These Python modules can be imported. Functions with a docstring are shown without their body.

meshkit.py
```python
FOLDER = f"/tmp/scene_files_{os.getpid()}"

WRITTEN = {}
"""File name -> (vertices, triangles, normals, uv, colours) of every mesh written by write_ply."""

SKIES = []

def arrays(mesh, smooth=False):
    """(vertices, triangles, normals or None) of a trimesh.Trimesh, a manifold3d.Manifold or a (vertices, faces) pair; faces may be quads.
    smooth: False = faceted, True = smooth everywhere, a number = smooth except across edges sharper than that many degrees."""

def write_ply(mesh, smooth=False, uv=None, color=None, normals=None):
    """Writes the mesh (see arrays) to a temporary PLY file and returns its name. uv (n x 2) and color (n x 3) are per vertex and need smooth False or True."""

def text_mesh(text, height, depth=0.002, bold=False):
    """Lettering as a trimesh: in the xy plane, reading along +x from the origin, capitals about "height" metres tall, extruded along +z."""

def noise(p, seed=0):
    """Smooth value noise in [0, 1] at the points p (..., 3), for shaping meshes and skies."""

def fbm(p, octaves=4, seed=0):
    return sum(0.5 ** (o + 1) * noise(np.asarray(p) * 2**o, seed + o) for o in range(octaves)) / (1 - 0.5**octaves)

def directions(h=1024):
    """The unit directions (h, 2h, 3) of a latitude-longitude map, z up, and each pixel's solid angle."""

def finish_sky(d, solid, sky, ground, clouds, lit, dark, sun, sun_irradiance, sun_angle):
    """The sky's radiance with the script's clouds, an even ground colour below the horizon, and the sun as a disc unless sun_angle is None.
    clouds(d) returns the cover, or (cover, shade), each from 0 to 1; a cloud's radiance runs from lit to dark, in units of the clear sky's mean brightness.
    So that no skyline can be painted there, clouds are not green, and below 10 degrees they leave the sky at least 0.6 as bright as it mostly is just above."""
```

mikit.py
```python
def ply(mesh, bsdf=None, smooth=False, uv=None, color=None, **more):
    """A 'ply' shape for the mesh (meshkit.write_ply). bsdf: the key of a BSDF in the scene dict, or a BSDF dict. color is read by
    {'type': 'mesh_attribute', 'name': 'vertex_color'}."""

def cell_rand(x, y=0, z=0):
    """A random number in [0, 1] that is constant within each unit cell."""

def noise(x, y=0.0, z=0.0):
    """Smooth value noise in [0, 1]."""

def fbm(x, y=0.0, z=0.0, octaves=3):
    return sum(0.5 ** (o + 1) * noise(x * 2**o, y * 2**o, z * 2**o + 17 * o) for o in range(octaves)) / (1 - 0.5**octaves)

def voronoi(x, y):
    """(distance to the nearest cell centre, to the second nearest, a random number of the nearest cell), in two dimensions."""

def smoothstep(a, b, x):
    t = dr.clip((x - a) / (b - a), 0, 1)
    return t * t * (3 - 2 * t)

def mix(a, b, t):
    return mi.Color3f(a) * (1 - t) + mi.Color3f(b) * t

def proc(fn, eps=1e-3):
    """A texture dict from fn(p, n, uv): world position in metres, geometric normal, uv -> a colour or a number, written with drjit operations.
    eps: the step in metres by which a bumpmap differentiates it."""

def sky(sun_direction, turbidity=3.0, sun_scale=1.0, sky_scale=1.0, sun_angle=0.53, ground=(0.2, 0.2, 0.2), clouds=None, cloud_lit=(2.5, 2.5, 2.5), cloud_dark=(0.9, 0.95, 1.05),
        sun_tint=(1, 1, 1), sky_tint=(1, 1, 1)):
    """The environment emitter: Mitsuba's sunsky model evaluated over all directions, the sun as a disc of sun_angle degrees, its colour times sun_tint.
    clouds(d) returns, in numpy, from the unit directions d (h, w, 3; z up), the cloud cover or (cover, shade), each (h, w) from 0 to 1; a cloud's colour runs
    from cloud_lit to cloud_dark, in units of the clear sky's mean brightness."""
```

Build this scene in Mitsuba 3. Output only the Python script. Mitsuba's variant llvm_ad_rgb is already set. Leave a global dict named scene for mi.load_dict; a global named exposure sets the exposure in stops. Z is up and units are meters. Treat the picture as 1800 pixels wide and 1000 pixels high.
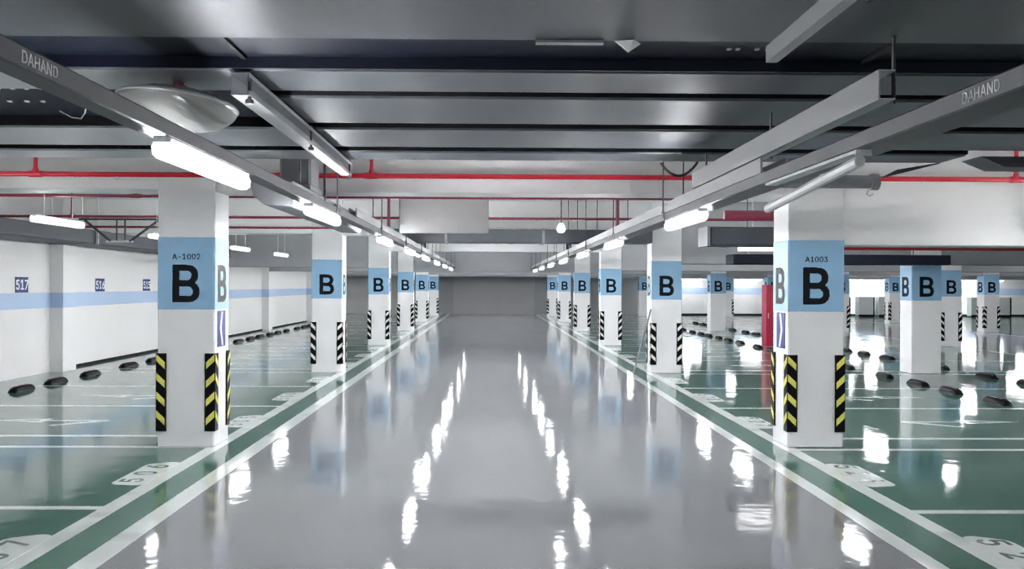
import math, random
import numpy as np, trimesh, drjit as dr, mitsuba as mi
from shapely.geometry import Polygon, box as sbox
import manifold3d as m3
import mikit, meshkit
from mikit import proc, noise, fbm, smoothstep, mix

random.seed(7)
T = mi.ScalarTransform4f
scene, labels = {}, {}

# ------------------------------------------------------------------ camera, light, exposure
EYE = (0.0, 0.0, 1.7)
YAW, ROLL = 0.0153, 0.004
scene['camera'] = {'type': 'perspective', 'fov': 60.28, 'fov_axis': 'x', 'near_clip': 0.05, 'far_clip': 200.0,
                   'principal_point_offset_x': 14.0 / 1800, 'principal_point_offset_y': -2.0 / 1000,
                   'to_world': T().look_at(origin=list(EYE), target=[math.sin(YAW), math.cos(YAW), 1.7], up=[-ROLL, 0, 1])}
LAMP = 75.0          # radiance of a lit tube over the lane
BAY, BAYL = 0.38, 0.21   # the lamps over the bays are dimmed
exposure = 1.88

# ------------------------------------------------------------------ materials
def rgb(*c): return {'type': 'rgb', 'value': list(c)}
def mat(name, d): scene[name] = d; return name
def plastic(c, a, ior=1.45): return {'type': 'roughplastic', 'diffuse_reflectance': c if isinstance(c, dict) else rgb(*c), 'alpha': a, 'int_ior': ior, 'nonlinear': False}
def princ(c, rough=0.5, metal=0.0, **k): return {'type': 'twosided', 'nested': {'type': 'principled', 'base_color': c if isinstance(c, dict) else rgb(*c), 'roughness': rough, 'metallic': metal, **k}}

def mottled(c, amp=0.04, f=0.7):
    def fn(p, n, uv):
        return mi.Color3f(c) * (1 - amp + 2 * amp * fbm(p.x * f, p.y * f, p.z * f, 3))
    return proc(fn)

def floor_height(p, n, uv):
    return 0.7 * noise(p.x * 1.3, p.y * 1.3) + 0.42 * noise(p.x * 5.0 + 9, p.y * 5.0) + 0.17 * noise(p.x * 15 + 5, p.y * 15) + 0.035 * noise(p.x * 41 + 3, p.y * 41)
FH = proc(floor_height, eps=4e-3)
def glossy_floor(c, alpha, ior=1.4, scale=0.0023):
    return {'type': 'bumpmap', 'arbitrary': FH, 'scale': scale, 'nested': plastic(c, alpha, ior)}

def lane_col(p, n, uv):
    s = fbm(p.x * 0.5, p.y * 0.25, 0, 3)
    t = noise(p.x * 5, p.y * 1.4, 3)
    return mi.Color3f(0.128, 0.134, 0.140) * (0.90 + 0.16 * s + 0.05 * t)
def green_col(p, n, uv):
    s = fbm(p.x * 0.6, p.y * 0.6, 2, 3)
    return mi.Color3f(0.036, 0.080, 0.063) * (0.8 + 0.4 * s)
def line_col(p, n, uv):
    s = smoothstep(0.60, 0.85, fbm(p.x * 2.5, p.y * 2.5, 4, 3))
    return mi.Color3f(0.56, 0.60, 0.585) * (1 - 0.22 * s)
mat('lane_epoxy', glossy_floor(proc(lane_col), 0.009))
mat('green_epoxy', glossy_floor(proc(green_col), 0.009))
mat('line_paint', glossy_floor(proc(line_col), 0.015))
mat('digit_paint', glossy_floor((0.03, 0.05, 0.045), 0.07))
mat('wall_white', plastic(mottled((0.66, 0.66, 0.66), 0.03), 0.35))
mat('beam_white', plastic(mottled((0.86, 0.86, 0.855), 0.02), 0.4))
mat('ceiling_white', {'type': 'diffuse', 'reflectance': mottled((0.85, 0.85, 0.85), 0.03)})
mat('far_grey', plastic((0.30, 0.31, 0.325), 0.4))  # on the farther beams this grey stands for shade
mat('column_white', plastic(mottled((0.76, 0.765, 0.775), 0.02, 1.2), 0.3))
mat('band_blue', plastic((0.22, 0.39, 0.56), 0.3))
mat('wall_blue', plastic((0.34, 0.45, 0.62), 0.35))
mat('letter_black', plastic((0.005, 0.006, 0.008), 0.3, 1.12))
mat('rubber_black', plastic((0.004, 0.004, 0.004), 0.08, 1.12))
mat('stripe_yellow', plastic((0.62, 0.60, 0.13), 0.25))
mat('stripe_white', plastic((0.72, 0.72, 0.68), 0.25))
mat('sign_blue', plastic((0.012, 0.024, 0.13), 0.25, 1.25))
mat('sign_white', plastic((0.8, 0.8, 0.82), 0.3))
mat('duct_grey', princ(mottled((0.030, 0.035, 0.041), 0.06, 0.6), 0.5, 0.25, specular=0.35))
mat('duct_dark', plastic((0.004, 0.004, 0.005), 0.5, 1.2))
mat('tray_navy', plastic((0.007, 0.0085, 0.015), 0.45, 1.15))
mat('trunk_grey', plastic((0.15, 0.155, 0.165), 0.3))
mat('rail_grey', plastic((0.034, 0.036, 0.042), 0.35, 1.3))
mat('duct_mid', plastic((0.13, 0.135, 0.145), 0.4))
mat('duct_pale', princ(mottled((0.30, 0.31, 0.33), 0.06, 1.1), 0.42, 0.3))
mat('steel', princ(mottled((0.50, 0.51, 0.53), 0.06, 3), 0.38, 0.6))
mat('steel_light', plastic(mottled((0.33, 0.34, 0.355), 0.06, 3), 0.25))
mat('pipe_red', plastic((0.42, 0.012, 0.028), 0.2))
mat('pipe_maroon', plastic((0.13, 0.012, 0.03), 0.25))
mat('black_rod', plastic((0.012, 0.012, 0.014), 0.3))
mat('lamp_white', plastic((0.80, 0.80, 0.81), 0.25))
mat('dome_grey', princ((0.42, 0.42, 0.40), 0.22, 0.25, clearcoat=0.6))
mat('paper', {'type': 'twosided', 'nested': {'type': 'diffuse', 'reflectance': rgb(0.8, 0.8, 0.8)}})
mat('panel_grey', plastic(mottled((0.20, 0.20, 0.198), 0.05, 1.5), 0.4))
mat('door_grey', plastic((0.36, 0.365, 0.375), 0.35))
mat('cabinet_red', plastic((0.26, 0.008, 0.03), 0.2))
def emit(k): return {'type': 'area', 'radiance': rgb(LAMP * k, LAMP * k, LAMP * k * 1.02)}

# ------------------------------------------------------------------ helpers
def numbered(name):
    if name not in USED: USED.add(name); return name
    i = 1
    while f'{name}_{i:03d}' in USED: i += 1
    k = f'{name}_{i:03d}'; USED.add(k); return k
USED = set()
def thing(name, label, cat, group=None):
    k = numbered(name); labels[k] = {'label': label, 'category': cat}
    if group: labels[k]['group'] = group
    return k
def struct(name): 
    USED.add(name); labels[name] = {'kind': 'structure'}; return name
def put(key, mesh, m, smooth=False, **kw):
    scene[key] = mikit.ply(mesh, m, smooth, **kw); return key
def part(parent, name, mesh, m, smooth=False, label=None, **kw):
    k = numbered(parent + '__' + name); put(k, mesh, m, smooth, **kw)
    if label: labels[k] = {'label': label}
    return k
def share(parent, name, shape, tw=None):
    k = numbered(parent + '__' + name)
    scene[k] = {**shape, 'to_world': tw} if tw is not None else dict(shape)
    return k
def bx(x0, x1, y0, y1, z0, z1):
    return trimesh.creation.box(bounds=[[x0, y0, z0], [x1, y1, z1]])
def cbox(x0, x1, y0, y1, z0, z1, c=0.01):
    """box with chamfered edges"""
    pts = []
    lo, hi = np.array([x0, y0, z0]), np.array([x1, y1, z1])
    for s in np.ndindex(2, 2, 2):
        corner = np.where(np.array(s) == 0, lo, hi); sg = np.where(np.array(s) == 0, 1, -1)
        for a in range(3):
            d = sg * c; d[a] = 0
            pts.append(corner + d)
    return trimesh.convex.convex_hull(np.array(pts))
def cat(*ms): return trimesh.util.concatenate(list(ms))
def tube(p, q, r, n=10):
    p, q = np.array(p, float), np.array(q, float); d = q - p; L = np.linalg.norm(d)
    m = trimesh.creation.cylinder(radius=r, height=L, sections=n)
    m.apply_transform(trimesh.geometry.align_vectors([0, 0, 1], d / L)); m.apply_translation((p + q) / 2); return m
def strand(pts, r, n=8):
    ms = [tube(a, b, r, n) for a, b in zip(pts[:-1], pts[1:])]
    return cat(*ms, *[trimesh.creation.icosphere(1, r).apply_translation(p) for p in pts[1:-1]])
def extr(poly, y0, y1):
    """polygon in (x, z) extruded along y"""
    m = trimesh.creation.extrude_polygon(poly, y1 - y0, engine='earcut')
    v = m.vertices.copy(); m.vertices = np.stack([v[:, 0], y1 - v[:, 2], v[:, 1]], 1)
    return m
def text_at(text, h, origin, xdir, updir, depth=0.004, bold=False, center=True):
    m = meshkit.text_mesh(text, h, depth, bold)
    if center:
        b = m.bounds; m.apply_translation([-(b[0][0] + b[1][0]) / 2, -(b[0][1] + b[1][1]) / 2, 0])
    x, u = np.array(xdir, float), np.array(updir, float)
    M = np.eye(4); M[:3, 0], M[:3, 1], M[:3, 2], M[:3, 3] = x, u, np.cross(x, u), origin
    m.apply_transform(M); return m

# ------------------------------------------------------------------ the room
XL, XR, YB, YF, ZC = -8.5, 33.0, -7.0, 52.0, 3.35
PLANES = [9.25 + 7.9 * k for k in range(6)]
CW, CD = 0.59, 0.50
ROWS = [-3.47, 3.14, 8.25, 12.9, 18.6]        # left faces of the column rows

put(struct('floor'), bx(XL, XR, YB, YF, -0.1, 0), 'lane_epoxy')
put(struct('ceiling'), bx(XL, XR, YB, YF, ZC, ZC + 0.1), 'ceiling_white')
w = put(struct('wall_left'), bx(XL - 0.2, XL, YB, YF, 0, ZC), 'wall_white')
for y in PLANES:
    part(w, 'pilaster', bx(XL, XL + 0.25, y, y + 0.55, 0, ZC), 'wall_white')
ys = [YB] + [v for y in PLANES for v in (y, y + 0.55)] + [YF]
for a, b in zip(ys[0::2], ys[1::2]):
    part(w, 'blue_band', bx(XL, XL + 0.004, a, b, 1.24, 1.53), 'wall_blue')
for y in PLANES:
    part(w, 'blue_band', bx(XL, XL + 0.254, y - 0.004, y + 0.554, 1.24, 1.53), 'wall_blue')
w = put(struct('wall_right'), bx(XR, XR + 0.2, YB, YF, 0, ZC), 'wall_white')
w = put(struct('wall_back'), bx(XL, XR, YB - 0.2, YB, 0, ZC), 'wall_white')
w = put(struct('wall_far'), bx(XL, XR, YF, YF + 0.2, 0, ZC), 'wall_white')
part(w, 'grey_stretch', bx(-5.2, 9.0, YF - 0.01, YF, 0, ZC), 'far_grey', label='grey stretch at the end of the lane')  # flat grey sheet over the middle of the wall
part(w, 'blue_band', bx(9.0, XR, YF - 0.006, YF, 1.24, 1.62), 'wall_blue')
put(struct('baseboard_left'), bx(XL, XL + 0.012, 17.75, YF, 0, 0.05), 'letter_black')
put(struct('baseboard_far'), bx(9.0, XR, YF - 0.03, YF, 0, 0.09), 'letter_black')
d = put(struct('door_1'), bx(-2.2, 2.6, YF - 0.06, YF - 0.011, 0, 2.45), 'door_grey')
for i in range(12):
    part(d, 'slat', bx(-2.15, 2.55, YF - 0.075, YF - 0.06, 0.03 + i * 0.2, 0.2 + i * 0.2), 'door_grey')

# beams, in segments between the column rows
SEG = [(XL, -3.47, 2.69), (-2.88, 3.14, 2.67), (3.73, 8.25, 2.14), (8.84, 12.9, 2.14), (13.49, 18.6, 2.14), (19.19, XR, 2.14)]
SEGN = ['over the left parking bays', 'over the grey lane', 'over the bays right of the lane', 'over the bays behind the second column row', 'over the far right lane', 'along the far right side']
ORD = ['nearest', 'second nearest', 'third', 'fourth', 'fifth', 'farthest']
for k, y in enumerate(PLANES):
    for (a, b, z), nm in zip(SEG, SEGN):
        t = thing('ceiling_beam', f'{ORD[k]} white ceiling beam {nm}', 'beam')
        grey = (nm.startswith('over the left') and k >= 2) or (nm.startswith('over the grey') and k >= 3) or (z < 2.2 and k >= 1)  # unlit beams: their shade is put into the colour
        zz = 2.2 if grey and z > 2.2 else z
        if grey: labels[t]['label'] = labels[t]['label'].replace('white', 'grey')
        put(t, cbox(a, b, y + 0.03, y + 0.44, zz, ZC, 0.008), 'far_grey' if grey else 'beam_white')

# ------------------------------------------------------------------ floor markings (parts of the floor)
F = 'floor'
part(F, 'green_coating', bx(XL, -2.5, YB, YF, 0, 0.001), 'green_epoxy', label='green epoxy of the left bays')
part(F, 'green_coating', bx(2.77, 13.3, YB, YF, 0, 0.001), 'green_epoxy', label='green epoxy of the right bays')
part(F, 'green_coating', bx(18.6, XR, YB, YF, 0, 0.001), 'green_epoxy', label='green epoxy of the far right bays')
for x0, x1 in ((-2.52, -2.35), (2.65, 2.78), (13.25, 13.4), (18.45, 18.6)):
    part(F, 'lane_line', bx(x0, x1, YB, YF, 0, 0.002), 'line_paint')
for x0, x1 in ((-2.95, -2.80), (3.07, 3.21)):
    part(F, 'bay_line', bx(x0, x1, YB, YF, 0, 0.002), 'line_paint')
stall = []
def bay_lines(y0):
    return [y0 - 2.43, y0 - 4.86, y0, y0 + 0.66] 
LY = sorted({round(v, 3) for y in PLANES for v in ((y - 0.03, y - 2.56, y - 5.0, y + 0.64) if y < 10 else (y - 0.03, y - 2.42, y - 4.82, y + 0.64))} | {1.99})
for y in LY:
    if y > YF - 0.5: continue
    part(F, 'stall_line', bx(-7.9, -2.95, y, y + 0.10, 0, 0.002), 'line_paint')
    part(F, 'stall_line', bx(3.21, 12.6, y - 0.12, y - 0.02, 0, 0.002), 'line_paint')
def plate(side, yc, text):
    L, D, r = 1.06, 0.30, 0.10
    poly = Polygon([(0, -L / 2 + 0.0), (D, -L / 2 + 0.06), (D, L / 2 - 0.16), (0, L / 2)]).buffer(-0.09).buffer(0.09)
    m = trimesh.creation.extrude_polygon(poly, 0.003, engine='earcut')
    v = m.vertices.copy()
    x0 = -2.95 if side < 0 else 3.21
    m.vertices = np.stack([x0 + side * (v[:, 0] - 0.02), yc + v[:, 1], v[:, 2] * 0.7 + 0.0012], 1)
    if side > 0: m.faces = m.faces
    else: m.faces = m.faces[:, ::-1]
    if m.volume < 0: m.invert()
    p = part(F, 'number_plate', m, 'line_paint')
    for i, ch in enumerate(text):
        off = (i - 1) * 0.29 - 0.03
        yy = yc + off if side < 0 else yc - off
        xd, ud = ((0, 1, 0), (-1, 0, 0)) if side < 0 else ((0, -1, 0), (1, 0, 0))
        part(p, 'digit', text_at(ch, 0.19, (x0 + side * 0.145, yy, 0.0028), xd, ud, 0.0012, True), 'digit_paint')
num = 507
nr = 525
for k, y in enumerate(PLANES[:4]):
    for j in ((3.3, 1.25) if k == 0 else (6.1, 3.65, 1.25)):
        yc = y - j - (0.4 if k == 0 and j > 3 else 0)
        plate(-1, yc, str(num)); plate(1, yc - 0.05, str(nr)); num -= 1; nr += 1
def arrow(side, x, y):
    """a straight arrow with an open barbed head, pointing into the bay"""
    pts = [(0, -0.04), (0.75, -0.04), (0.75, -0.16), (1.5, 0), (0.75, 0.16), (0.75, 0.04), (0, 0.04)]
    poly = Polygon(pts).union(Polygon([(-0.05, -0.03), (0.5, -0.42), (0.56, -0.36), (0.05, 0.03)]))
    poly = poly.difference(Polygon([(0.85, -0.06), (1.25, 0), (0.85, 0.06)]))
    m = trimesh.creation.extrude_polygon(poly, 0.001, engine='earcut')
    v = m.vertices.copy(); m.vertices = np.stack([x + side * v[:, 0], y + v[:, 1], v[:, 2] + 0.001], 1)
    if m.volume < 0: m.invert()
    part(F, 'arrow_marking', m, 'line_paint')
for k, y in enumerate(PLANES[:4]):
    for j in (1.25, 3.65, 6.1):
        if y - j > 9:
            arrow(-1, -4.75, y - j); arrow(1, 5.2, y - j)

# ------------------------------------------------------------------ columns
def guard_meshes():
    """L shaped corner guard round the corner at the origin (column fills x>0, y>0), and its stripes"""
    A, t, H = 0.095, 0.014, 0.81
    poly = Polygon([(-t + 0.006, -t), (A, -t), (A, 0), (0, 0), (0, A), (-t, A), (-t, -t + 0.006)])
    g = trimesh.creation.extrude_polygon(poly, H, engine='earcut')
    st = []
    e = 0.0025
    for i in range(4):
        z = 0.06 + i * 0.195
        lo, hi, rise = z, z + 0.075, 0.085
        def bar(p0, p1, n):
            # quad along the leg from the corner (high) to the far end (low)
            p0, p1, n = map(np.array, (p0, p1, n))
            q = [[*p0, lo + rise], [*p1, lo], [*p1, hi], [*p0, hi + rise]]
            q = np.array(q, float); o = q.copy(); o[:, :2] += n * e
            return trimesh.convex.convex_hull(np.vstack([q, o]))
        a = bar((-t * 0.5, -t), (A * 0.86, -t), (0, -1))
        b = bar((-t, -t * 0.5), (-t, A * 0.86), (-1, 0))
        st.append(cat(a, b))
    return g, st
G, ST = guard_meshes()
G_SH = mikit.ply(G, 'rubber_black'); ST_Y = [mikit.ply(s, 'stripe_yellow') for s in ST]; ST_W = [mikit.ply(s, 'stripe_white') for s in ST]
SHAFT = mikit.ply(cbox(0, CW, 0, CD, 0, ZC, 0.012), 'column_white')
BAND = mikit.ply(cat(cbox(-0.003, CW + 0.003, -0.003, CD + 0.003, 1.43, 2.2, 0.012)), 'band_blue')
LETTER = mikit.ply(text_at('B', 0.37, (CW / 2, -0.002, 1.71), (1, 0, 0), (0, 0, 1), 0.005, True), 'letter_black')
LET_SIDE_R = mikit.ply(text_at('B', 0.37, (CW + 0.002, CD / 2, 1.71), (0, 1, 0), (0, 0, 1), 0.005, True), 'letter_black')
LET_SIDE_L = mikit.ply(text_at('B', 0.37, (-0.002, CD / 2, 1.71), (0, -1, 0), (0, 0, 1), 0.005, True), 'letter_black')
ROWN = ['left of the grey lane', 'right of the grey lane', 'in the second row right of the lane', 'in the third row right of the lane', 'at the far right']
def column(x, y, label, guards, code=None, side=None, aisle_sign=False):
    t = thing('column', label, 'column'); tw = T().translate([x, y, 0])
    share(t, 'shaft', SHAFT, tw); share(t, 'blue_band', BAND, tw); share(t, 'letter', LETTER, tw)
    if side == 'r': share(t, 'letter', LET_SIDE_R, tw)
    if side == 'l': share(t, 'letter', LET_SIDE_L, tw)
    if code:
        part(t, 'code_plate', text_at(code, 0.055, (x + CW / 2, y - 0.002, 1.99), (1, 0, 0), (0, 0, 1), 0.004), 'letter_black')
    if guards:
        for i, (px, py, a) in enumerate(((0, 0, 0), (CW, 0, 90), (CW, CD, 180), (0, CD, 270))):
            gw = T().translate([x + px, y + py, 0.17]).rotate([0, 0, 1], a)
            g = share(t, 'corner_guard', G_SH, gw)
            for s in (ST_Y if guards == 'y' else ST_W): share(g, 'stripe', s, gw)
    return t
WORD = ['nearest', 'second', 'third', 'fourth', 'fifth', 'sixth']
for r, x in enumerate(ROWS):
    for k, y in enumerate(PLANES):
        g = 'y' if k == 0 else 'w'
        if r == 2: g = None
        lab = f'white column with blue band, {WORD[k]} {ROWN[r]}' + (', yellow and black corner guards' if g == 'y' and r < 2 else ', without corner guards' if r == 2 else '')
        column(x, y, lab, g, {0: 'A-1002', 1: 'A1003'}.get(r) if k == 0 else None, 'r' if r == 0 else 'l')

# blue direction plates on the lane side of the nearest columns
for x, y, sx, nm in ((ROWS[0] + CW, PLANES[0], 1, 'left'), (ROWS[1], PLANES[0], -1, 'right')):
    t = thing('direction_plate', f'narrow blue direction plate with white stroke on the lane side of the nearest {nm} column', 'sign')
    xa, xb = sorted((x, x + sx * 0.006))
    part(t, 'plate', bx(xa, xb, y + 0.10, y + 0.36, 1.04, 1.42), 'sign_blue')
    xs, xt = sorted((x + sx * 0.006, x + sx * 0.008))
    zz = [(0.215, 1.41), (0.165, 1.24), (0.235, 1.05), (0.285, 1.05), (0.22, 1.24), (0.27, 1.41)]
    pm = trimesh.creation.extrude_polygon(Polygon(zz), 0.002, engine='earcut'); v = pm.vertices.copy()
    pm.vertices = np.stack([xs + v[:, 2], y + v[:, 0], v[:, 1]], 1)
    if pm.volume < 0: pm.invert()
    part(t, 'stroke', pm, 'sign_white')

# stall number signs on the left wall
for y, n, w_ in ((15.9, '517', 'nearest'), (19.1, '516', 'second'), (21.7, '515', 'third'), (24.1, '514', 'fourth')):
    t = thing('number_sign', f'small blue sign with white digits on the left wall, {w_} of the row', 'sign')
    part(t, 'board', bx(XL, XL + 0.015, y, y + 0.42, 1.54, 1.82), 'sign_blue')
    part(t, 'digits', text_at(n, 0.17, (XL + 0.015, y + 0.21, 1.68), (0, 1, 0), (0, 0, 1), 0.003, True), 'sign_white')

# ------------------------------------------------------------------ wheel stops
def stop_mesh():
    pts = []
    for s in (-1, 1):
        for x, z, yy in ((0.075, 0.0, 0.29), (-0.075, 0.0, 0.29), (0.06, 0.05, 0.26), (-0.06, 0.05, 0.26), (0.035, 0.085, 0.20), (-0.035, 0.085, 0.20), (0.05, 0, 0.32), (-0.05, 0, 0.32), (0, 0.06, 0.285)):
            pts.append((x, s * yy, z))
    m = trimesh.convex.convex_hull(np.array(pts))
    mm = m3.Manifold(m3.Mesh(np.asarray(m.vertices, np.float32), np.asarray(m.faces, np.uint32)))
    return mm
STOP = mikit.ply(stop_mesh(), 'rubber_black', 50)
COUNT = {}
ORDS = ('first second third fourth fifth sixth seventh eighth ninth tenth eleventh twelfth thirteenth fourteenth fifteenth sixteenth seventeenth eighteenth nineteenth twentieth '
        'twenty-first twenty-second twenty-third twenty-fourth').split()
def wheel_stop(x, y, where):
    i = COUNT[where] = COUNT.get(where, 0) + 1
    t = thing('wheel_stop', f'black rubber wheel stop {where}, {ORDS[i - 1]} from the front', 'wheel stop', f'wheel stops {where}')
    scene[t] = {**STOP, 'to_world': T().translate([x, y, 0.001]).rotate([0, 0, 1], random.uniform(-5, 5))}
for k, y in enumerate(PLANES[:5]):
    for j in (6.1, 3.65, 1.25):
        for dy in (-0.65, 0.65):
            if k == 0 and j > 1.3: continue
            yy = y - j + dy
            if k <= 5: 
                if yy > 12.0: wheel_stop(-7.45, yy, 'along the left wall')
                if yy > 12: wheel_stop(7.45, yy, 'before the second column row on the right')
                if yy > 15: wheel_stop(9.4, yy, 'behind the second column row on the right')

# ------------------------------------------------------------------ flat ducts across the near ceiling
ZD = 2.75
def cross_duct(y0, y1, x0, x1, label, h=0.32, z=ZD, m='duct_grey'):
    t = thing('air_duct', label, 'air duct')
    part(t, 'body', cbox(x0, x1, y0, y1, z, z + h, 0.012), m)
    part(t, 'gap_shade_strip', bx(x0, x1, y0 - 0.012, y0, z + 0.012, z + h), 'duct_dark')  # black strip paints the shade of the gap between ducts
    part(t, 'gap_shade_strip', bx(x0, x1, y1, y1 + 0.012, z + 0.012, z + h), 'duct_dark')
    return t
cross_duct(2.30, 3.78, -6.5, 6.5, 'widest flat grey duct crossing the top of the picture')
cross_duct(4.34, 4.80, -1.26, 6.0, 'flat grey duct right behind the dark cable tray')
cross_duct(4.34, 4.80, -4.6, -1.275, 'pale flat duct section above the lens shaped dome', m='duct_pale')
cross_duct(4.96, 5.74, -1.25, 6.5, 'flat grey duct, third from the front, ending at the left steel rail')
cross_duct(5.96, 6.72, -1.26, 6.5, 'flat grey duct, fourth from the front')
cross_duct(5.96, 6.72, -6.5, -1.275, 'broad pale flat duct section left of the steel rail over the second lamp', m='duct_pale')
cross_duct(6.98, 7.40, -1.26, 3.80, 'narrow flat grey duct, farthest of those crossing the ceiling')
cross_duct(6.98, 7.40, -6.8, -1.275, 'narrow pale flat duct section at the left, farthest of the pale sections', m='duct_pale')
t = thing('insulation_wrap', 'dark loose insulation wrap with sloping end at the right under the flat ducts', 'insulation')
put(t, trimesh.convex.convex_hull(np.array([(3.92, 7.0, 2.75), (4.12, 7.0, 2.665), (5.2, 7.0, 2.66), (5.3, 7.0, 2.75), (3.92, 7.3, 2.75), (4.12, 7.3, 2.67), (5.2, 7.3, 2.66), (5.3, 7.3, 2.75)])), 'rail_grey')
t = thing('insulation_wrap', 'small black torn insulation scrap left of the white wall at the right', 'insulation')
put(t, trimesh.convex.convex_hull(np.array([(3.30, 7.37, 2.62), (3.44, 7.37, 2.668), (3.78, 7.37, 2.742), (3.78, 7.37, 2.750), (3.42, 7.37, 2.69), (3.30, 7.39, 2.63), (3.44, 7.39, 2.67), (3.78, 7.39, 2.750)])), 'rail_grey')
t = thing('cable_tray', 'dark navy cable tray crossing the ceiling behind the widest duct', 'cable tray')
part(t, 'base', bx(-6.5, 6.5, 3.86, 4.27, ZD + 0.05, ZD + 0.065), 'tray_navy')
part(t, 'side', bx(-6.5, 6.5, 4.27, 4.285, ZD - 0.005, ZD + 0.17), 'tray_navy')
part(t, 'side', bx(-6.5, 6.5, 3.845, 3.86, ZD + 0.03, ZD + 0.17), 'tray_navy')
for x in (-1.19, 1.81):
    part(t, 'joint', bx(x - 0.012, x + 0.012, 3.86, 4.27, ZD + 0.035, ZD + 0.05), 'duct_dark')
for x in (1.09, 1.13, 1.22, 1.27):
    part(t, 'slot_light', bx(x, x + 0.018, 4.05, 4.075, ZD + 0.045, ZD + 0.05), 'lamp_white')  # white tabs painted for light showing through the slots
t = thing('cable_tray', 'dark perforated cable tray at the left edge under the ceiling', 'cable tray')
part(t, 'base', bx(-4.6, -1.4, 4.9, 5.86, ZD + 0.06, ZD + 0.075), 'tray_navy')
for y in (5.02, 5.38):
    for i in range(9):
        x = -2.55 - i * 0.085 + random.uniform(-.01, .01) + (5.38 - y) * -0.0
        part(t, 'slot_light', bx(x * y / 5.0, x * y / 5.0 + 0.02, y, y + 0.03, ZD + 0.052, ZD + 0.06), 'lamp_white')  # light through the perforations, put in as white tabs
c = [(-2.44, 5.36, 2.795), (-2.47, 5.4, 2.74), (-2.53, 5.48, 2.72), (-2.62, 5.55, 2.74), (-2.72, 5.6, 2.79)]
t = thing('loose_cable', 'thin pale loose cable hanging from the left perforated tray', 'cable'); put(t, strand(c, 0.004), 'lamp_white')

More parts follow.
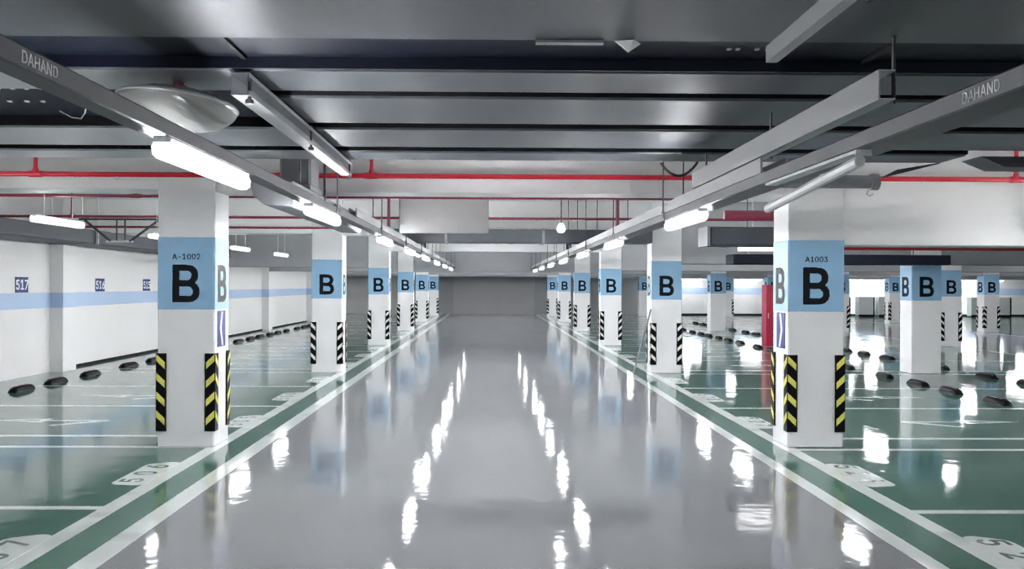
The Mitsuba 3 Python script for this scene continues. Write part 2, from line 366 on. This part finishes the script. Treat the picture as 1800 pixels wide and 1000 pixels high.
# ------------------------------------------------------------------ lamp rails (trunking) and hangers
def rail(x0, x1, z0, z1, y0, y1, label, tray_y=None):
    t = thing('lamp_rail', label, 'lamp rail')
    part(t, 'trunking', cbox(x0, x1, y0, y1, z0, z1, 0.006), 'rail_grey')
    if tray_y:
        part(t, 'cable_tray', bx(x0 + 0.01, x1 - 0.01, tray_y, y1, z1, z1 + 0.012), 'steel_light')
        for xx in (x0 + 0.004, x1 - 0.016):
            part(t, 'tray_side', bx(xx, xx + 0.012, tray_y, y1, z1, z1 + 0.085), 'steel_light')
    y = 7.62
    while y < y1:
        top = ZC
        for p0, p1 in ((2.3, 3.79), (3.84, 4.29), (4.33, 4.81), (4.94, 5.76), (5.94, 6.74), (6.96, 7.42)):
            if p0 - 0.02 < y < p1 + 0.02: top = ZD
        for p in PLANES:
            if p < y < p + 0.5: top = 2.67
        part(t, 'hanger_rod', tube((x0 - 0.008, y, z0 + 0.01), (x0 - 0.008, y, top), 0.006, 6), 'black_rod')
        part(t, 'hanger_rod', tube((x1 + 0.008, y, z0 + 0.01), (x1 + 0.008, y, top), 0.006, 6), 'black_rod')
        part(t, 'hanger_bar', bx(x0 - 0.02, x1 + 0.02, y - 0.012, y + 0.012, z1, z1 + 0.012), 'black_rod')
        y += 3.1
    return t
RL = rail(-1.42, -1.33, 2.31, 2.38, -2.0, 32.9, 'long grey lamp rail running along the left of the lane ceiling', 8.8)
RR = rail(1.50, 1.66, 2.265, 2.335, -2.0, 32.9, 'long grey lamp rail running along the right of the lane ceiling', 4.9)
part(RL, 'lettering', text_at('DAHAND', 0.036, (-1.33, 2.62, 2.345), (0, 1, 0), (0, 0, 1), 0.002), 'sign_white', label='faded white lettering')
part(RR, 'lettering', text_at('DAHAND', 0.036, (1.50, 2.68, 2.30), (0, -1, 0), (0, 0, 1), 0.002), 'sign_white', label='faded white lettering')

# open steel channels under the ducts
def channel_poly(x, z0, z1, w, t, lip, open_right):
    s = 1 if open_right else -1
    pts = [(0, 0), (w, 0), (w, lip), (w - t, lip), (w - t, t), (t, t), (t, z1 - z0 - t), (w - t, z1 - z0 - t), (w - t, z1 - z0 - lip), (w, z1 - z0 - lip), (w, z1 - z0), (0, z1 - z0)]
    return Polygon([(x + s * a, z0 + b) for a, b in pts])
t = thing('steel_channel', 'galvanised open steel channel slung under the ducts above the left lamp rail', 'steel channel')
part(t, 'channel', extr(channel_poly(-1.27, 2.625, 2.735, 0.09, 0.006, 0.022, True), 4.32, 7.5), 'steel')
for y in (4.36, 5.85, 7.44):
    part(t, 'hanger_rod', tube((-1.19, y, 2.60), (-1.19, y, 2.75), 0.009, 6), 'black_rod')
    part(t, 'nut', trimesh.creation.cylinder(0.02, 0.02, sections=6).apply_translation((-1.19, y, 2.60)), 'black_rod')
t = thing('steel_channel', 'broad pale steel channel slung under the ducts above the right lamp rail', 'steel channel')
part(t, 'channel', extr(channel_poly(1.60, 2.475, 2.60, 0.07, 0.007, 0.0075, True), 3.62, 7.0), 'steel_light')
for y in (3.68, 5.3, 6.9):
    part(t, 'hanger_rod', tube((1.69, y, 2.47), (1.69, y, 2.75 if y > 4 else 2.75), 0.009, 6), 'black_rod')
t = thing('steel_channel', 'short pale steel channel fixed under the widest duct at the top right', 'steel channel')
part(t, 'channel', extr(channel_poly(1.20, 2.68, 2.75, 0.05, 0.006, 0.0065, True), 2.35, 3.84), 'steel_light')
part(t, 'bolt', tube((1.27, 2.95, 2.66), (1.27, 2.95, 2.75), 0.012, 8), 'black_rod')

# ------------------------------------------------------------------ lamps
def lamp_meshes(L=1.2):
    hp = Polygon([(-0.03, 0.0), (0.03, 0.0), (0.030, -0.014), (-0.030, -0.014)])
    dp = Polygon([(-0.028, -0.014), (0.028, -0.014), (0.042, -0.042), (0.037, -0.074), (0.020, -0.09), (-0.020, -0.09), (-0.037, -0.074), (-0.042, -0.042)])
    ep = Polygon([(-0.032, 0.0), (0.032, 0.0), (0.034, -0.024), (-0.034, -0.024)])
    return extr(hp, 0, L), extr(dp, 0.0, L), extr(ep, -0.004, 0.012), extr(ep, L - 0.012, L + 0.004)
HM, DM, E0, E1 = lamp_meshes()
HS, DS, ES0, ES1 = (mikit.ply(m, 'lamp_white') for m in (HM, DM, E0, E1))
def lamp(x, y, z, label, group=None, lit=1.0, turn=0, hang=None):
    t = thing('tube_lamp', label, 'lamp', group)
    tw = T().translate([x, y, z]).rotate([0, 0, 1], turn)
    share(t, 'housing', HS, tw)
    k = share(t, 'diffuser', DS, tw)
    if lit: scene[k] = {**scene[k], 'emitter': emit(lit)}
    share(t, 'end_cap', ES0, tw); share(t, 'end_cap', ES1, tw)
    if hang:
        for s in (0.25, 0.95):
            px, py = (x, y + s) if turn == 0 else (x + s, y)
            part(t, 'hanger', tube((px, py, z), (px, py, hang), 0.006, 6), 'lamp_white')
    return t
NTH = ['nearest', 'second', 'third', 'fourth', 'fifth', 'sixth', 'seventh', 'eighth', 'ninth', 'tenth', 'eleventh', 'twelfth']
LEFT_Y = [3.66, 6.6, 10.8, 14.4, 18.0, 21.9, 25.8, 29.7, 33.6, 37.5, 41.4, 45.2]
RIGHT_Y = [6.35, 10.4, 14.1, 18.0, 21.9, 25.8, 29.7, 33.6, 37.5, 41.4, 45.2]
for i, y in enumerate(LEFT_Y):
    lamp(-1.36, y, 2.31 if i < 8 else 2.6, f'lit white tube lamp under the left lamp rail, {NTH[i]} of its row' if i < 8 else f'added lit tube lamp hung unseen left beyond the grey cross beam, {NTH[i - 8]} of four', hang=None if i < 8 else ZC)  # those past the beam are unseen, added to light the lane end
for i, y in enumerate(RIGHT_Y):
    lamp(1.53, y, 2.265 if i < 7 else 2.6, f'lit white tube lamp under the right lamp rail, {NTH[i]} of its lit row' if i < 7 else f'added lit tube lamp hung unseen right beyond the grey cross beam, {NTH[i - 7]} of four', hang=None if i < 7 else ZC)  # past the beam: added lamps out of view, for light only
for y in (-1.6,):
    lamp(-1.36, y, 2.31, 'lit tube lamp behind the camera under the left rail'); lamp(1.53, y, 2.265, 'lit tube lamp behind the camera under the right rail')
# the unlit one with its cover hanging open
t = thing('tube_lamp', 'unlit white tube lamp with cover hanging open under the right lamp rail', 'lamp')
tw = T().translate([1.53, 3.6, 2.265])
share(t, 'housing', HS, tw); share(t, 'end_cap', ES0, tw)
part(t, 'cover', trimesh.Trimesh(*(lambda v: (np.stack([v[:, 0] * 0.55 + 1.515, v[:, 1] + 3.6, v[:, 2] * 0.55 + 2.245 - 0.075 * v[:, 1]], 1), DM.faces))(DM.vertices), process=False), 'lamp_white')
for i, y in enumerate([10.2, 13.7, 18.0, 21.6, 26.0, 30.0, 34.0, 38.0, 42.5]):
    lamp(-5.25, y, 2.50, f'lit tube lamp over the left bays, {NTH[i]} of its row', lit=BAYL, hang=2.67 if any(p < y + .25 < p + .44 for p in PLANES) else ZC)
for y, w_ in ((-1.0, 'farther'), (7.5, 'nearer')): lamp(-5.25, y, 2.50, f'lit tube lamp over the near left bays outside the picture, the {w_} one', lit=BAYL, hang=ZC)
def bay_row(x, ylist, z, where):
    for i, y in enumerate(ylist):
        for p in PLANES:
            if y < p + 0.55 and y + 1.25 > p - 0.05: y = p + 0.6
        lamp(x, y, z, f'lit tube lamp {where}, {NTH[i]} of its row', lit=BAY, hang=ZC)
bay_row(5.75, [-1.0, 7.6, 10.6, 13.4, 19.4, 23.0, 27.5, 35.5, 43.5], 2.42, 'over the bays right of the lane')
bay_row(9.9, [2.0, 7.6, 11.6, 17.8, 21.9, 27.5, 35.5, 43.5], 2.42, 'over the bays behind the second column row')
bay_row(14.6, [4.0, 11.0, 19.0, 27.0, 35.0, 43.0], 2.42, 'over the left side of the far lane')
bay_row(17.2, [15.0, 23.0, 31.0, 39.0, 46.5], 2.42, 'over the right side of the far lane')
bay_row(22.0, [20.0, 28.0, 36.0, 44.5], 2.42, 'over the far right bays')
bay_row(27.5, [30.0, 36.0, 44.5], 2.42, 'along the far right')
for i, (x, y) in enumerate(((20.3, 50.8), (22.0, 50.8), (23.6, 50.8), (27.0, 50.8), (28.6, 50.8), (11.0, 50.8), (14.5, 50.8))):
    lamp(x, y, 2.15, f'lit tube lamp mounted crosswise before the far wall, {NTH[i]} one', hang=ZC, turn=-90)
lamp(4.4, 15.6, 2.42, 'lit tube lamp mounted crosswise beyond the nearest right column', hang=ZC, lit=0.06, turn=-90)

# ------------------------------------------------------------------ pipes
def pipe(y, z, r, x0, x1, m, label, stubs=(), heads=(), gaps=None):
    t = thing('sprinkler_pipe', label, 'pipe')
    part(t, 'run', tube((x0, y, z), (x1, y, z), r, 14), m, 40)
    for x in stubs:
        part(t, 'riser', tube((x, y, z), (x, y, min(z + 0.5, ZC)), r * 0.75, 12), m, 40)
        part(t, 'tee', cat(tube((x - 0.06, y, z), (x + 0.06, y, z), r * 1.25, 14), tube((x, y, z), (x, y, z + 0.06), r * 1.05, 14)), m, 40)
    for x in heads:
        part(t, 'sprinkler_head', cat(tube((x, y, z - 0.045), (x, y, z - r * 0.5), 0.012, 8), tube((x, y, z - 0.052), (x, y, z - 0.045), 0.028, 10)), 'lamp_white')
    return t
pipe(9.02, 2.815, 0.026, XL, XR, 'pipe_red', 'bright red sprinkler pipe crossing in front of the nearest beam', (-4.62, -1.22, 5.42), (-3.8, -0.76))
pipe(10.5, 2.745, 0.019, XL, 3.0, 'pipe_maroon', 'upper dark red pipe crossing behind the nearest beam', (-4.2,), ())
pipe(14.0, 2.765, 0.020, XL, 12.0, 'pipe_maroon', 'dark red pipe crossing the lane beyond the hanging panel', (-6.6,), (-2.6,))
pipe(16.3, 2.75, 0.020, XL, -2.2, 'pipe_maroon', 'thin dark red pipe over the left bays, farthest of them', (), (-2.9,))
pipe(11.3, 2.62, 0.06, 3.0, 8.0, 'pipe_maroon', 'thick maroon pipe over the grey duct right of the lane')
pipe(12.6, 2.27, 0.04, 4.2, 7.9, 'pipe_red', 'bright red pipe seen under the right beam')
t = thing('drop_pipe', 'dark vertical pipe standing over the lane between the two red pipes', 'pipe'); put(t, tube((2.0, 13.9, 2.45), (2.0, 13.9, ZC), 0.028, 12), 'pipe_maroon', 40)
t = thing('drop_pipe', 'dark vertical pipe left of the hanging grey panel', 'pipe'); put(t, tube((-1.6, 13.85, 2.4), (-1.6, 13.85, ZC), 0.024, 12), 'pipe_maroon', 40)
t = thing('drain_pipe', 'short grey pipe with end flange left of the right red pipe', 'pipe')
part(t, 'run', tube((2.2, 8.0, 2.66), (3.52, 8.0, 2.66), 0.06, 16), 'trunk_grey', 40)
part(t, 'flange', tube((3.46, 8.0, 2.66), (3.53, 8.0, 2.66), 0.075, 16), 'trunk_grey', 40)
part(t, 'hanger_rod', tube((3.1, 8.0, 2.70), (3.1, 8.0, ZC), 0.008, 6), 'black_rod')
part(t, 'hook', strand([(3.45, 8.0, 2.59), (3.43, 8.0, 2.55), (3.46, 8.0, 2.53), (3.49, 8.0, 2.55)], 0.006), 'steel')

# ------------------------------------------------------------------ ducts beyond
t = thing('air_duct', 'long grey duct running along the left wall above the bays', 'air duct')
part(t, 'body', cbox(-8.2, -7.35, -3, 25.0, 2.45, 2.70, 0.01), 'duct_grey')
for y in (8.0, 12.0, 16.5, 21.0):
    part(t, 'flange', cat(bx(-8.22, -7.335, y, y + 0.03, 2.435, 2.45), bx(-7.35, -7.33, y, y + 0.03, 2.45, 2.70)), 'trunk_grey')
    for x in (-8.15, -7.30):
        part(t, 'hanger_rod', tube((x, y + 0.015, 2.44), (x, y + 0.015, 2.67 if any(p < y < p + .44 for p in PLANES) else ZC), 0.012, 6), 'lamp_white')
t = thing('air_duct', 'dark grey duct crossing the lane below the second beam', 'air duct')
part(t, 'body', cbox(-1.9, 3.0, 16.3, 16.9, 2.50, 2.74, 0.01), 'duct_grey')
part(t, 'flange', bx(-0.85, -0.80, 16.28, 16.92, 2.485, 2.75), 'trunk_grey')
part(t, 'flange', bx(0.95, 1.0, 16.28, 16.92, 2.485, 2.75), 'trunk_grey')
t = thing('air_duct', 'grey duct right of the lane below the thick maroon pipe', 'air duct')
part(t, 'body', cbox(2.97, 7.9, 11.9, 12.4, 2.255, 2.51, 0.02), 'duct_grey')
part(t, 'end_collar', bx(2.93, 2.97, 11.88, 12.42, 2.25, 2.515), 'trunk_grey')
t = thing('air_duct', 'black round duct seen under the beam at the right edge', 'air duct')
part(t, 'run', tube((9.2, 14.6, 2.33), (17.0, 14.6, 2.33), 0.15, 20), 'tray_navy', 40)
for x in (12.0, 13.6): part(t, 'collar', tube((x, 14.6, 2.33), (x + 0.05, 14.6, 2.33), 0.165, 20), 'duct_dark', 40)
t = thing('air_duct', 'black duct behind the red pipe right of the nearest right column', 'air duct')
part(t, 'run', cbox(4.2, 8.0, 15.2, 15.7, 2.09, 2.26, 0.01), 'tray_navy')
for x in (4.6, 7.6): part(t, 'hanger_rod', tube((x, 15.75, 2.09), (x, 15.75, ZC), 0.008, 6), 'black_rod')
# duct box with riser next to the left lamp rail
t = thing('air_duct', 'grey duct box with riser beside the second lamp of the left rail', 'air duct')
pr = Polygon([(-1.95, 2.54), (-1.92, 2.42), (-1.83, 2.345), (-1.62, 2.335), (-1.60, 2.35), (-1.60, 2.54)])
part(t, 'body', extr(pr, 7.15, 10.9), 'duct_mid')
part(t, 'riser', cbox(-1.90, -1.62, 7.95, 8.35, 2.54, ZC, 0.02), 'duct_mid')
part(t, 'collar', cbox(-1.93, -1.601, 7.9, 8.4, 2.54, 2.60, 0.01), 'trunk_grey')
for y in (7.6, 8.7): part(t, 'hanger_rod', tube((-1.64, y, 2.54), (-1.64, y, ZC), 0.009, 6), 'black_rod')

# ------------------------------------------------------------------ single things
t = thing('hanging_signboard', 'blank pale grey signboard hanging over the lane below the beam', 'panel')
part(t, 'box', cbox(-1.24, -0.03, 12.0, 12.12, 2.41, 2.93, 0.01), 'panel_grey')
part(t, 'front_sheet', bx(-1.235, -0.035, 11.992, 12.0, 2.415, 2.64), 'panel_grey')
for x in (-1.1, -0.17): part(t, 'hanger_rod', tube((x, 12.06, 2.93), (x, 12.06, ZC), 0.01, 6), 'black_rod')

# shallow lens shaped dome behind the left rail
def dome(R, d, n=40, m=14):
    prof = [(0, -d)] + [(R * math.sin(a), -d * math.cos(a)) for a in np.linspace(0, math.pi / 2, m)[1:]]
    prof += [(R * 1.0, 0.012), (R * 0.6, 0.055), (0.0, 0.07)]
    return trimesh.creation.revolve(np.array(prof), sections=n)
t = thing('dome_mirror', 'shallow grey lens shaped dome hanging by a short stem behind the left rail', 'dome')
M = trimesh.transformations.translation_matrix((-1.63, 4.62, 2.64)) @ trimesh.transformations.rotation_matrix(0.09, (0, 1, 0)) @ trimesh.transformations.rotation_matrix(-0.05, (1, 0, 0))
dm = dome(0.30, 0.135); dm.apply_transform(M)
part(t, 'dome', dm, 'dome_grey', 35)
rm = trimesh.creation.torus(0.30, 0.006, major_sections=48, minor_sections=8); rm.apply_transform(M)
part(t, 'rim', rm, 'lamp_white', 40)
part(t, 'stem', tube((-1.63, 4.62, 2.69), (-1.63, 4.62, 2.749), 0.028, 12), 'pipe_maroon', 40)
part(t, 'socket', tube((-1.63, 4.62, 2.70), (-1.63, 4.62, 2.73), 0.045, 12), 'pipe_maroon', 40)

# scraps at the edge of the widest duct
t = thing('paper_scrap', 'torn white paper scrap stuck to the edge of the widest duct', 'paper')
pp = np.array([(0.525, 3.775, 2.752), (0.61, 3.74, 2.748), (0.64, 3.772, 2.738), (0.585, 3.768, 2.700), (0.56, 3.76, 2.725), (0.60, 3.72, 2.742)])
put(t, trimesh.convex.convex_hull(pp), 'paper')
t = thing('metal_strip', 'thin grey metal strip along the edge of the widest duct', 'strip')
put(t, bx(0.19, 0.48, 3.755, 3.80, 2.738, 2.749), 'trunk_grey')
# black cable loop by the right rail
a0 = np.linspace(0, 1, 14)
pts = [(1.44 + 0.32 * s, 7.48, 2.75 - 0.46 * s * (1 - s) + 0.01 * s) for s in a0]
t = thing('cable_loop', 'black cable sagging in a loop beside the right steel channel', 'cable'); put(t, strand(pts, 0.011), 'black_rod', 40)

# bracket of the left cable trays
t = thing('pipe_bracket', 'dark V shaped bracket hanging beside the left wall duct', 'bracket')
part(t, 'strut', tube((-6.86, 15.0, 2.78), (-6.42, 15.0, 2.42), 0.02, 8), 'black_rod')
part(t, 'strut', tube((-5.62, 15.0, 2.78), (-6.1, 15.0, 2.42), 0.02, 8), 'black_rod')
part(t, 'strut', tube((-6.32, 15.0, 2.42), (-6.32, 15.0, 2.80), 0.014, 8), 'black_rod')
part(t, 'strut', tube((-6.18, 15.0, 2.42), (-6.18, 15.0, 2.80), 0.014, 8), 'black_rod')
part(t, 'cross_bar', tube((-6.5, 15.0, 2.42), (-6.05, 15.0, 2.42), 0.018, 8), 'steel')
part(t, 'top_bar', bx(-6.95, -5.5, 14.98, 15.02, 2.78, 2.81), 'black_rod')
for x in (-6.9, -5.55): part(t, 'hanger_rod', tube((x, 15.0, 2.8), (x, 15.0, ZC), 0.012, 6), 'lamp_white')

# small hanging boxes and bulbs at the end of the lane
for x, nm in ((-1.85, 'left'), (2.15, 'right')):
    t = thing('signal_box', f'small black box hanging at the {nm} end of the lane ceiling', 'signal box')
    part(t, 'body', cbox(x - 0.07, x + 0.07, 24.2, 24.35, 2.60, 2.86, 0.015), 'letter_black')
    part(t, 'hanger_rod', tube((x, 24.3, 2.86), (x, 24.3, ZC), 0.012, 6), 'black_rod')
    for z in (2.67, 2.79): part(t, 'lens', tube((x, 24.19, z), (x, 24.2, z), 0.045, 12), 'trunk_grey')
def bulb(x, y, z, label):
    t = thing('bulb_lamp', label, 'lamp')
    prof = [(0, -0.10), (0.05, -0.085), (0.075, -0.04), (0.06, 0.01), (0.03, 0.06), (0.0, 0.06)]
    m = trimesh.creation.revolve(np.array(prof), sections=20); m.apply_translation((x, y, z))
    part(t, 'globe', m, 'lamp_white', 40, emitter={'type': 'area', 'radiance': rgb(12, 12, 12)})
    part(t, 'cord', tube((x, y, z + 0.06), (x, y, ZC), 0.01, 6), 'black_rod')
bulb(-1.55, 19.0, 2.40, 'small white bulb lamp glowing at the left of the lane end')
bulb(1.15, 14.4, 2.66, 'small white bulb lamp hanging before the dark cross duct')

# leaning boom pole at the second right column
t = thing('barrier_pole', 'thin dark pole leaning against the second right column', 'pole')
put(t, strand([(2.76, 16.95, 0.015), (3.12, 17.1, 1.25)], 0.018), 'trunk_grey')
# fire cabinet on the second row column
t = thing('fire_cabinet', 'dark red fire hose cabinet standing beside a second row column', 'fire cabinet')
part(t, 'body', cbox(7.88, 8.24, 25.1, 25.5, 0, 1.75, 0.01), 'cabinet_red')
part(t, 'door', bx(7.90, 8.22, 25.085, 25.1, 0.1, 1.68), 'cabinet_red')
part(t, 'handle', bx(7.93, 7.95, 25.06, 25.085, 0.8, 0.95), 'steel')
# blue hanging sign far right
t = thing('hanging_sign', 'small blue sign with white characters hanging under the right beam', 'sign')
part(t, 'upper_board', bx(13.3, 13.6, 24.0, 24.03, 2.52, 2.76), 'sign_blue')
part(t, 'lower_board', bx(13.3, 13.68, 24.0, 24.03, 2.36, 2.51), 'sign_blue')
part(t, 'bracket', bx(13.42, 13.45, 24.03, 24.05, 2.40, ZC), 'black_rod')
part(t, 'characters', text_at('B2', 0.13, (13.45, 24.0, 2.64), (1, 0, 0), (0, 0, 1), 0.004, True), 'sign_white')
part(t, 'characters', text_at('B-D', 0.09, (13.49, 24.0, 2.435), (1, 0, 0), (0, 0, 1), 0.004, True), 'sign_white')
# white partitions at the far wall
for i, (x0, x1) in enumerate(((19.0, 20.6), (21.1, 22.0), (22.25, 23.3), (27.6, 28.7), (29.0, 29.9))):
    t = thing('partition_box', f'white box partition before the far wall, {NTH[i]} from the left', 'partition')
    part(t, 'body', cbox(x0, x1, 50.2, 50.7, 0.05, 1.15, 0.02), 'wall_white')
    part(t, 'skirting', bx(x0, x1, 50.18, 50.2, 0.0, 0.12), 'letter_black')
    part(t, 'edge_post', bx(x1 - 0.06, x1, 50.17, 50.2, 0.12, 1.1), 'letter_black')
